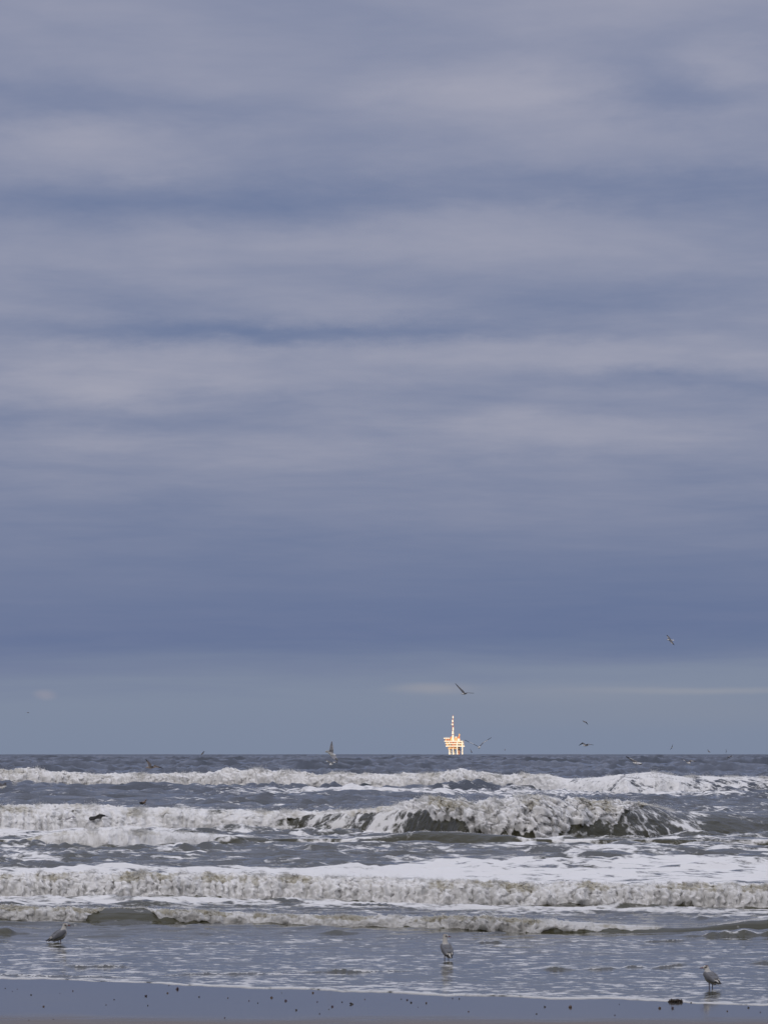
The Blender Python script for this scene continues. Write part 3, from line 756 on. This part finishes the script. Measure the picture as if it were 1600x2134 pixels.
def blob_body(name, blobs, voxel, parent, smooth_it=2):
    """fuse ellipsoids (centre, radii, basis 3x3, colour) into one continuous skin coloured by the nearest one"""
    bm = bmesh.new()
    for c, r, B, col in blobs:
        rr = bmesh.ops.create_icosphere(bm, subdivisions=2, radius=1.0)
        bmesh.ops.transform(bm, matrix=Matrix.Translation(c) @ B.to_4x4() @ Matrix.Diagonal((*r, 1)), verts=rr['verts'])
    me = bpy.data.meshes.new('tmp'); bm.to_mesh(me); bm.free()
    o = bpy.data.objects.new('tmp', me); COL.objects.link(o)
    md = o.modifiers.new('r', 'REMESH'); md.mode = 'VOXEL'; md.voxel_size = voxel; md.use_smooth_shade = True
    s_ = o.modifiers.new('s', 'SMOOTH'); s_.factor = 0.5; s_.iterations = smooth_it
    dg = bpy.context.evaluated_depsgraph_get()
    me2 = bpy.data.meshes.new_from_object(o.evaluated_get(dg)); me2.name = name
    bpy.data.objects.remove(o)
    n = len(me2.vertices)
    co = np.empty(n * 3, np.float32); me2.vertices.foreach_get('co', co); co = co.reshape(-1, 3)
    best = np.full(n, 1e9); colr_ = np.zeros((n, 4)); colr_[:, 3] = 1
    for c, r, B, col in blobs:
        loc = (co - np.array(c)) @ np.array(B) / np.array(r)
        q = np.linalg.norm(loc, axis=1)
        w = q < best; best[w] = q[w]; colr_[w, :3] = col
    ca = me2.color_attributes.new('plumage', 'FLOAT_COLOR', 'POINT')
    ca.data.foreach_set('color', colr_.reshape(-1).astype(np.float32))
    me2.polygons.foreach_set('use_smooth', np.ones(len(me2.polygons), bool))
    me2.materials.clear()
    return link(name, me2, PLUM, parent)


I3 = Matrix.Identity(3)


def lerp_chain(pts, n):
    """pts: (centre, radii, colour) -> interpolated blobs"""
    out_ = []
    for (c0, r0, k0), (c1, r1, k1) in zip(pts[:-1], pts[1:]):
        for i in range(n):
            t_ = i / n
            out_.append((Vector(c0).lerp(Vector(c1), t_), tuple(a + (b_ - a) * t_ for a, b_ in zip(r0, r1)), I3, k0 if t_ < .5 else k1))
    c, r, k = pts[-1]; out_.append((Vector(c), r, I3, k))
    return out_


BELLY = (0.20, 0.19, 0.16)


def standing_gull(X, Y, yaw, head_yaw, scale, neck, pitch, label, depth=0.02, cap=(0.26, 0.23, 0.20), legx=0.028, wing_lift=0.0, stride=0.0):
    D_ = float(Dof(Y)); p0 = at(X, Y, D_)
    zs = float(sandz(p0.x, p0.y)) + 0.004
    zs = max(zs, -depth)
    root = empty('gull', (p0.x, p0.y, zs), (0, 0, yaw))
    root.scale = (scale,) * 3
    tag(root, label, 'gull', 'gulls standing in the swash')
    L = 0.075                              # leg length
    Rp = Matrix.Rotation(pitch, 3, 'X')
    piv = Vector((0, 0, L + 0.07))
    tr = lambda v: piv + Rp @ (Vector(v) - piv)
    zb = L + 0.065
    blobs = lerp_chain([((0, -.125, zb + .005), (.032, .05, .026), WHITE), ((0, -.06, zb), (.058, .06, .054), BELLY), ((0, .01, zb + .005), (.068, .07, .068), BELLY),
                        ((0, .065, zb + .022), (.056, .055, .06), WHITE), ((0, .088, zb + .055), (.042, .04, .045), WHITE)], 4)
    blobs = [(tr(c), r, Rp, k) for c, r, _, k in blobs]
    sh_ = tr((0, .088, zb + .06))
    hd = sh_ + Vector((0, .016, neck))
    blobs += lerp_chain([(sh_, (.040, .040, .04), WHITE), (sh_.lerp(hd, .55), (.031, .032, .034), WHITE), (hd, (.030, .032, .031), WHITE)], 4)
    Rh = Matrix.Rotation(head_yaw, 3, 'Z')
    blobs.append((hd + Rh @ Vector((0, .014, .002)), (.029, .037, .029), Rh, WHITE))
    blobs.append((hd + Rh @ Vector((0, .002, .012)), (.027, .030, .022), Rh, cap))
    for s in (-1, 1):
        blobs.append((hd + Rh @ Vector((s * .024, .004, .002)), (.009, .017, .014), Rh, DARK))
        # folded wing, pale inner edge, black wing tip over the tail
        sp_ = wing_lift
        w_ = [((s * .054, .045, zb + .036), (.020, .048, .040), GREY), ((s * .058, -.03, zb + .030), (.020, .06, .044), GREY), ((s * .044, -.105, zb + .022), (.018, .05, .028), GREY)]
        blobs += [(tr(c + Vector((s * sp_, 0, sp_ * .4))), r, Rp, k) for c, r, _, k in lerp_chain(w_, 4)]
        blobs.append((tr((s * .036, -.125, zb + .036)), (.007, .036, .007), Rp, WHITE))
        t_ = [((s * .030, -.135, zb + .020), (.012, .035, .014), BLACK), ((s * .018, -.195, zb + .022), (.008, .03, .008), BLACK), ((s * .010, -.235, zb + .024), (.004, .018, .004), BLACK)]
        blobs += [(tr(c + Vector((s * sp_, 0, 0))), r, Rp, k) for c, r, _, k in lerp_chain(t_, 3)]
    blobs += [(tr((0, .01, zb + .056)), (.046, .075, .022), Rp, GREY), (tr((0, -.07, zb + .044)), (.038, .06, .018), Rp, GREY)]
    blobs += [(tr((0, -.17, zb + .004)), (.030, .04, .009), Rp, WHITE), (tr((.05, -.115, zb + .012)), (.008, .03, .007), Rp, WHITE), (tr((-.05, -.115, zb + .012)), (.008, .03, .007), Rp, WHITE), (tr((0, -.10, zb - .026)), (.030, .035, .02), Rp, WHITE)]
    body = blob_body('body', blobs, 0.0055, root)
    tip = hd + Rh @ Vector((0, .092, -.008)); rootb = hd + Rh @ Vector((0, .040, -.001))
    bill = build('bill', lambda bm: (tube(bm, rootb, rootb.lerp(tip, .6), .0085, .007, 8), tube(bm, rootb.lerp(tip, .6), tip + Vector((0, 0, -.003)), .007, .002, 8)), RED, root, smooth=True)
    build('bill_tip', lambda bm: tube(bm, rootb.lerp(tip, .74) , tip + Vector((0, 0, -.004)), .0066, .0022, 8), EYEM, bill, smooth=True)
    for s in (-1, 1):
        def eye(bm):
            r = bmesh.ops.create_icosphere(bm, subdivisions=2, radius=.0058)
            bmesh.ops.translate(bm, verts=r['verts'], vec=hd + Rh @ Vector((s * .025, .022, .006)))
        build('eye', eye, EYEM, root, smooth=True)

        def leg(bm):
            hip = Vector((s * legx, -.004, L + .035)); fy = s * stride
            knee = Vector((s * legx, -.012 + fy * .4, L * .55)); foot = Vector((s * legx, fy, .004))
            tube(bm, hip, knee, .0085, .0052, 8); tube(bm, knee, foot, .0052, .0045, 8)
            r = bmesh.ops.create_icosphere(bm, subdivisions=1, radius=.007); bmesh.ops.translate(bm, verts=r['verts'], vec=knee)
            for a in (-.45, 0, .45):
                tube(bm, foot, foot + Vector((math.sin(a) * .036, math.cos(a) * .036, -.003)), .004, .002, 6)
            vs_ = [bm.verts.new(foot + Vector((0, 0, .001))), bm.verts.new(foot + Vector((-.0155, .032, -.002))), bm.verts.new(foot + Vector((0, .035, -.002))), bm.verts.new(foot + Vector((.0155, .032, -.002)))]
            bm.faces.new(vs_)
        build('leg', leg, LEGM, root)
    return root


standing_gull(930, 2001, R(16), R(-85), 0.95, .088, R(27), 'grey-backed gull facing out to sea with long raised neck and red bill', legx=.027)
standing_gull(1480, 2059, R(30), R(50), 0.86, .046, R(20), 'small hunched gull with dark bill beside the dark seaweed clump', cap=BROWN, legx=.026)
standing_gull(125, 1964, R(-62), R(-16), 0.93, .060, R(24), 'gull with drooped red bill and half-open wings wading in shallow water', depth=.045, wing_lift=.012, stride=.02)


def flying_gull(X, Y, D_, fwd, up_hint, wings, label, scale=1.0, tone=(WHITE, GREY, BLACK), voxel=0.010, tail=1.0, name='gull', body_len=1.0):
    """wings: for each wing the wrist and tip offsets from the body in photo pixels (dx, dy down) and the sign of their leftover depth"""
    c0 = at(X, Y, D_)
    root = empty('flying_gull', c0)
    tag(root, label, 'gull', 'gulls flying over the surf')
    Wt, Gy, Bk = tone
    fw = Vector(fwd).normalized(); U = Vector(up_hint); rt = fw.cross(U).normalized(); U = rt.cross(fw).normalized()
    B = Matrix((rt, fw, U)).transposed()
    g = lambda x, y, z: B @ (Vector((x, y, z)) * scale)
    k = lambda *r: tuple(a * scale for a in r)
    bl = []
    for c, r, col in [((0, -.17, .004), (.04 * tail, .055, .008), Wt), ((0, -.12, 0), (.026, .05, .022), Wt), ((0, -.06, -.004), (.038, .06, .036), Wt), ((0, 0, -.006), (.046, .065, .046), Wt), ((0, .06, -.002), (.040, .055, .040), Wt),
                      ((0, .11, .004), (.028, .04, .028), Wt), ((0, .145, .008), (.026, .034, .026), Wt), ((0, 0, .022), (.036, .07, .022), Gy)]:
        bl.append((g(*c), k(*r), B, col))
    for (wx, wy, tx, ty, sg) in wings:
        px = D_ / F
        sh_ = g(0, .03, .015)
        w0 = Vector((wx * px, 0, -wy * px)); t0 = Vector((tx * px, 0, -ty * px))
        lw, lt = .21 * scale, .48 * scale
        w0.y = sg * math.sqrt(max(0, lw ** 2 - w0.length_squared))
        seg = t0 - Vector((w0.x, 0, w0.z)); rest = max(0, (lt - lw) ** 2 - seg.length_squared)
        t0.y = w0.y + sg * math.sqrt(rest)
        pts = [sh_, w0, w0.lerp(t0, .5), t0]
        ch = [.075, .066, .048, .016]
        n_tot = 8
        for i in range(3):
            a, b_ = pts[i], pts[i + 1]
            sd = (b_ - a).normalized()
            cd = (fw - sd * fw.dot(sd))
            cd = cd.normalized() if cd.length > 1e-3 else U
            nd = sd.cross(cd).normalized()
            Bw = Matrix((sd, cd, nd)).transposed()
            for j in range(n_tot + (i == 2)):
                t_ = j / n_tot
                c = a.lerp(b_, t_); hw = (ch[i] + (ch[i + 1] - ch[i]) * t_) * scale
                col = Gy if i < 2 or t_ < .15 else Bk
                bl.append((c - cd * hw * .35, (.030 * scale, hw, max(.009 * scale, voxel * .8)), Bw, col))
                if i < 2: bl.append((c + cd * hw * .5, (.030 * scale, hw * .18, max(.008 * scale, voxel * .8)), Bw, Wt if i else Gy))
    blob_body('body', bl, voxel, root, 1)
    build('bill', lambda bm: tube(bm, g(0, .165, .004), g(0, .205, -.004), .009 * scale, .003 * scale, 6), RED, root)
    return root


DK = ((0.24, 0.20, 0.17), (0.075, 0.062, 0.055), (0.012, 0.012, 0.012))
MID = ((0.62, 0.62, 0.60), (0.10, 0.10, 0.11), (0.012, 0.012, 0.014))
LT = ((0.80, 0.80, 0.78), (0.26, 0.26, 0.29), (0.03, 0.03, 0.03))
flying_gull(1396, 1334, 170, (-1, .25, .1), (.3, -.8, .6), [(-3, -5, -6, -11, 1), (2, 5, 7, 11, -1)], 'banking gull high in the sky showing its grey back and white tail', tone=MID, voxel=.011)
flying_gull(967, 1446, 150, (.8, .55, .05), (0, .2, 1), [(-5, -8, -18, -21, 1), (8, -2, 20, -1, -1)], 'gull above the platform with one dark wing lifted steeply', tone=MID)
flying_gull(998, 1558, 118, (.15, -1, -.05), (0, 0, 1), [(-12, -7, -29, -15, 1), (9, -10, 25, -20, 1)], 'white-bodied gull with wings raised in a wide V beside the platform', tone=((.8, .8, .78), (.10, .09, .09), (.02, .02, .02)))
flying_gull(690, 1571, 88, (.75, .75, -.35), (-.7, -.5, .5), [(2, -9, 2, -25, -1), (9, 9, 14, 16, 1)], 'pale gull with one wing straight up and a fanned white tail', tone=((.85, .85, .83), (.50, .50, .54), (.35, .35, .38)), tail=1.5)
flying_gull(691, 1592, 112, (-.35, -.9, -.25), (0, -.3, 1), [(-7, -4, -14, -8, 1), (6, -4, 12, -1, -1)], 'gull skimming the water below the pale gull with the upright wing', tone=((.7, .7, .68), (.09, .09, .09), (.012, .012, .012)))
flying_gull(314, 1600, 118, (-.9, -.3, 0), (0, 0, 1), [(-4, -7, -12, -17, 1), (8, -3, 26, 2, -1)], 'brown young gull gliding low over the outer breakers', tone=DK)
flying_gull(5, 1641, 105, (-.7, .6, -.15), (0, 0, 1), [(8, -9, 27, -14, -1), (-8, -5, -24, -6, 1)], 'gull with an arched wing passing the outermost breaker', tone=MID)
flying_gull(1220, 1554, 170, (1, .3, 0), (0, -.1, 1), [(-5, -5, -13, 0, 1), (6, -3, 16, -1, -1)], 'gull with drooping black wing tips flying just over the horizon', tone=MID)
flying_gull(1219, 1505, 330, (-.9, .4, 0), (0, 0, 1), [(-3, -1, -5, -3, 1), (2, 1, 6, 6, 1)], 'small distant gull with bent wings above the gull with drooping tips', tone=DK, voxel=.014)
flying_gull(1328, 1591, 128, (.9, -.4, -.1), (0, 0, 1), [(-9, -6, -23, -14, 1), (5, 3, 8, 1, -1)], 'gull trailing one long dark wing low over the open sea', tone=LT)
flying_gull(1434, 1590, 140, (.35, -.9, -.2), (0, -.2, 1), [(-6, -4, -12, -7, 1), (6, -4, 14, -2, -1)], 'white-bellied gull skimming the sea with black wing tips', tone=((.8, .8, .78), (.09, .08, .08), (.012, .012, .012)))
for X, Y, D_, fw, wg, lab, tn in [
        (982, 1567, 330, (.3, .9, 0), [(-1, -3, -2, -6, 1), (1, 1, 2, 2, 1)], 'tiny gull flying upright between the platform and its white-bodied neighbour', DK),
        (1052, 1563, 800, (1, .2, 0), [(0, -1, 0, -2, 1), (0, 1, 1, 2, -1)], 'tiny dark gull alone over the horizon east of the platform', DK),
        (1400, 1558, 360, (.5, .8, 0), [(-1, 2, -3, 5, 1), (1, -2, 2, -6, 1)], 'tiny gull slanting upward over the horizon with a pale wing', MID),
        (1477, 1567, 380, (.8, .5, 0), [(-1, -2, -2, -5, 1), (1, 1, 2, 2, -1)], 'tiny dark gull with one wing up, touching the horizon line', DK),
        (1513, 1566, 380, (0, 1, 0), [(0, -2, 0, -4, 1), (0, 2, 0, 4, 1)], 'tiny gull seen as an upright dark sliver over the horizon', DK),
        (1522, 1577, 270, (.8, -.5, 0), [(-2, 1, -6, 4, 1), (1, -1, 2, -2, -1)], 'tiny white gull skimming the far sea just under the horizon', LT),
        (422, 1571, 330, (.6, .7, 0), [(2, -3, 4, -5, 1), (-1, 1, -2, 3, -1)], 'tiny gull with a slanted wing on the empty stretch of horizon', DK),
        (58, 1486, 700, (1, .2, 0), [(-1, -1, -2, 0, 1), (1, -1, 3, 0, 1)], 'tiny far gull alone in the sky under the small pink cloud', DK)]:
    flying_gull(X, Y, D_, fw, (0, 0, 1), wg, lab, tone=tn, voxel=.018)
flying_gull(149, 1706, 104, (.2, -.9, -.25), (0, -.25, 1), [(-13, 3, -30, 3, 1), (4, -2, 6, 0, 1)], 'white gull just above the foam beside the black driftwood', tone=((.82, .82, .8), (.22, .21, .22), (.03, .03, .03)))

# a gull resting on the water
zw = surf_at(300, 1677)
root = empty('swimming_gull', zw)
tag(root, 'dark gull swimming on the smooth water behind the inner breakers', 'gull')
blob_body('body', [(Vector((x, 0, z)), r, I3, c) for x, z, r, c in [(-.16, .05, (.06, .03, .02), BLACK), (-.07, .03, (.10, .06, .05), DARK), (.03, .03, (.10, .07, .06), BROWN), (.10, .07, (.05, .045, .06), BROWN), (.13, .13, (.035, .033, .05), BROWN), (.15, .17, (.04, .032, .032), (.2, .16, .14))]], .012, root, 1)
build('bill', lambda bm: tube(bm, (.18, 0, .17), (.235, 0, .16), .011, .004, 6), EYEM, root)

# ------------------------------------------------------------------ driftwood in the foam
p0 = surf_at(204, 1709)
BARK = simple('wet_bark', (0.010, 0.009, 0.008), 0.6, 0.4, 14)


def log(bm):
    pts = [Vector((-.52, 0, -.10)), Vector((-.3, 0, .0)), Vector((-.02, 0, .07)), Vector((.25, .05, .15)), Vector((.55, .1, .20))]
    rad = [.07, .13, .08, .12, .04]
    rings = []
    for i, (c, r) in enumerate(zip(pts, rad)):
        rings.append([bm.verts.new(c + Vector((0, math.cos(a) * r, math.sin(a) * r)) * (1 + .45 * math.sin(i * 5 + a * 3))) for a in [j * math.tau / 10 for j in range(10)]])
    for a, b in zip(rings[:-1], rings[1:]):
        for j in range(10): bm.faces.new((a[j], a[(j + 1) % 10], b[(j + 1) % 10], b[j]))
    bm.faces.new(rings[0][::-1]); bm.faces.new(rings[-1])
    tube(bm, (.05, 0, .1), (.16, -.12, .24), .03, .012, 6); tube(bm, (.3, .05, .16), (.42, -.05, .29), .025, .01, 6); tube(bm, (.5, .1, .2), (.72, .05, .16), .03, .012, 6)


lg = build('driftwood_log', log, BARK); lg.scale = (.60, .62, .62); lg.location = (p0.x, p0.y - 0.22, p0.z + 0.0)
tag(lg, 'black ragged driftwood log lifted by the foaming wave', 'driftwood')

# ------------------------------------------------------------------ small things on the wet sand
STONE = [simple('dark_pebble', (0.030, 0.024, 0.022), 0.45, 0.4, 60), simple('brown_pebble', (0.075, 0.045, 0.03), 0.5, 0.35, 60), simple('purple_shell', (0.05, 0.03, 0.045), 0.4, 0.35, 60)]
shapes = []
for q in range(7):
    bm = bmesh.new(); bmesh.ops.create_icosphere(bm, subdivisions=2, radius=1.0)
    for v_ in bm.verts:
        n_ = float(perlin(v_.co.x * .9 + q * 7, v_.co.y * .9, v_.co.z * .9 + q)) * .8 + float(perlin(v_.co.x * 2.4, v_.co.y * 2.4 + q * 3, v_.co.z * 2.4)) * .3
        v_.co *= 1 + n_
        v_.co.z = max(v_.co.z, -.55)
    me = bpy.data.meshes.new('pebble'); bm.to_mesh(me); bm.free()
    me.materials.append(STONE[q % 3]); shapes.append(me)
PEB = [(11, 2060, 1.6), (36, 2062, 1.2), (26, 2067, 1.2), (65, 2075, 2.6), (91, 2101, 2.8), (152, 2066, 2.2), (125, 2071, 1.2), (238, 2085, 1.8), (221, 2097, 2.1), (304, 2077, 3.4), (308, 2098, 2.2), (349, 2070, 2.8), (369, 2061, 4.4), (352, 2052, 1.8),
       (415, 2078, 2.4), (475, 2080, 1.8), (519, 2086, 1.6), (537, 2091, 2.0), (566, 2079, 3.4), (596, 2086, 4.0), (587, 2068, 1.6), (617, 2107, 3.4), (652, 2068, 3.0), (661, 2088, 1.8), (666, 2115, 2.0), (685, 2105, 1.6), (693, 2099, 3.8), (713, 2088, 2.0), (732, 2093, 4.6), (760, 2082, 1.4),
       (468, 2125, 2.2), (60, 2132, 2.0), (111, 2130, 2.0), (848, 2083, 3.0), (856, 2089, 3.4), (836, 2081, 1.6), (888, 2090, 3.2), (943, 2079, 1.8), (957, 2080, 2.2), (976, 2109, 2.2), (871, 2099, 1.2), (1118, 2114, 2.2), (1135, 2098, 3.0), (1188, 2099, 4.6), (1281, 2117, 2.0),
       (1290, 2092, 1.6), (1374, 2101, 3.8), (1401, 2101, 4.4), (1440, 2088, 2.4), (1559, 2099, 3.0), (1515, 2107, 2.0), (1584, 2109, 1.8)]
for i, (X, Y, s) in enumerate(PEB):
    D_ = float(Dof(Y, 0.015)); p0 = at(X, Y, D_)
    o = link('pebble', shapes[i % 7])
    z = float(sandz(p0.x, p0.y))
    r = s * D_ / F * 0.62
    o.location = (p0.x, p0.y, z + r * .42); o.scale = (r * random.uniform(.9, 1.25), r * random.uniform(.8, 1.3), r * random.uniform(.75, 1.1))
    o.rotation_euler = (0, 0, random.uniform(0, 6.28))
    if s >= 3.8: lab, gp = 'large dark pebble lying on the shiny wet sand', 'large dark pebbles on the wet sand'
    elif Y > 2111: lab, gp = 'small pebble on the duller damp sand above the wet strip', 'pebbles on the damp sand'
    else: lab, gp = 'small dark pebble or shell bit scattered on the shiny wet sand', 'small dark bits on the wet sand'
    lab = {(1401, 2101): 'large dark pebble lying just landward of the seaweed clump', (1374, 2101): 'brownish pebble next to the large one landward of the seaweed clump',
           (1440, 2088): 'small dark bit caught in the foam line beside the seaweed clump', (352, 2052): 'tiny dark bit touching the foam line above a large dark pebble',
           (848, 2083): 'smaller dark pebble of a close pair on the wet sand', (856, 2089): 'larger dark pebble of a close pair on the wet sand'}.get((X, Y), lab)
    tag(o, lab, 'pebble', gp)
# seaweed clump with knobs and a stalk
p0 = at(1407, 2087.5, float(Dof(2087.5, 0.01)))
WEED = simple('bladder_weed', (0.028, 0.018, 0.012), 0.4, 0.4, 60)
root = empty('seaweed_clump', (p0.x, p0.y, float(sandz(p0.x, p0.y))))
tag(root, 'knobbly dark brown seaweed clump at the foam edge near the hunched gull', 'seaweed')


def weed(bm):
    for i in range(26):
        t_ = i / 25
        x = -.066 + .135 * t_
        r = .008 + .006 * random.random() + .004 * math.sin(t_ * 3.1)
        rr = bmesh.ops.create_icosphere(bm, subdivisions=1, radius=r)
        bmesh.ops.transform(bm, matrix=Matrix.Translation((x, random.uniform(-.02, .02), r * .7 + random.uniform(0, .010) * math.sin(t_ * 3.1))) @ Matrix.Diagonal((1, 1.2, random.uniform(.8, 1.6), 1)), verts=rr['verts'])
    for i in range(9):
        x = -.06 + .12 * i / 8
        tube(bm, (x, 0, .008), (x + random.uniform(-.006, .006), random.uniform(-.02, .01), random.uniform(.024, .034)), .005, .003, 5)


build('frond', weed, WEED, root)
build('stalk', lambda bm: (tube(bm, (-.05, 0, .004), (-.047, 0, .034), .0045, .003, 6), tube(bm, (-.05, 0, .004), (-.08, -.02, .006), .004, .003, 6)), WEED, root)
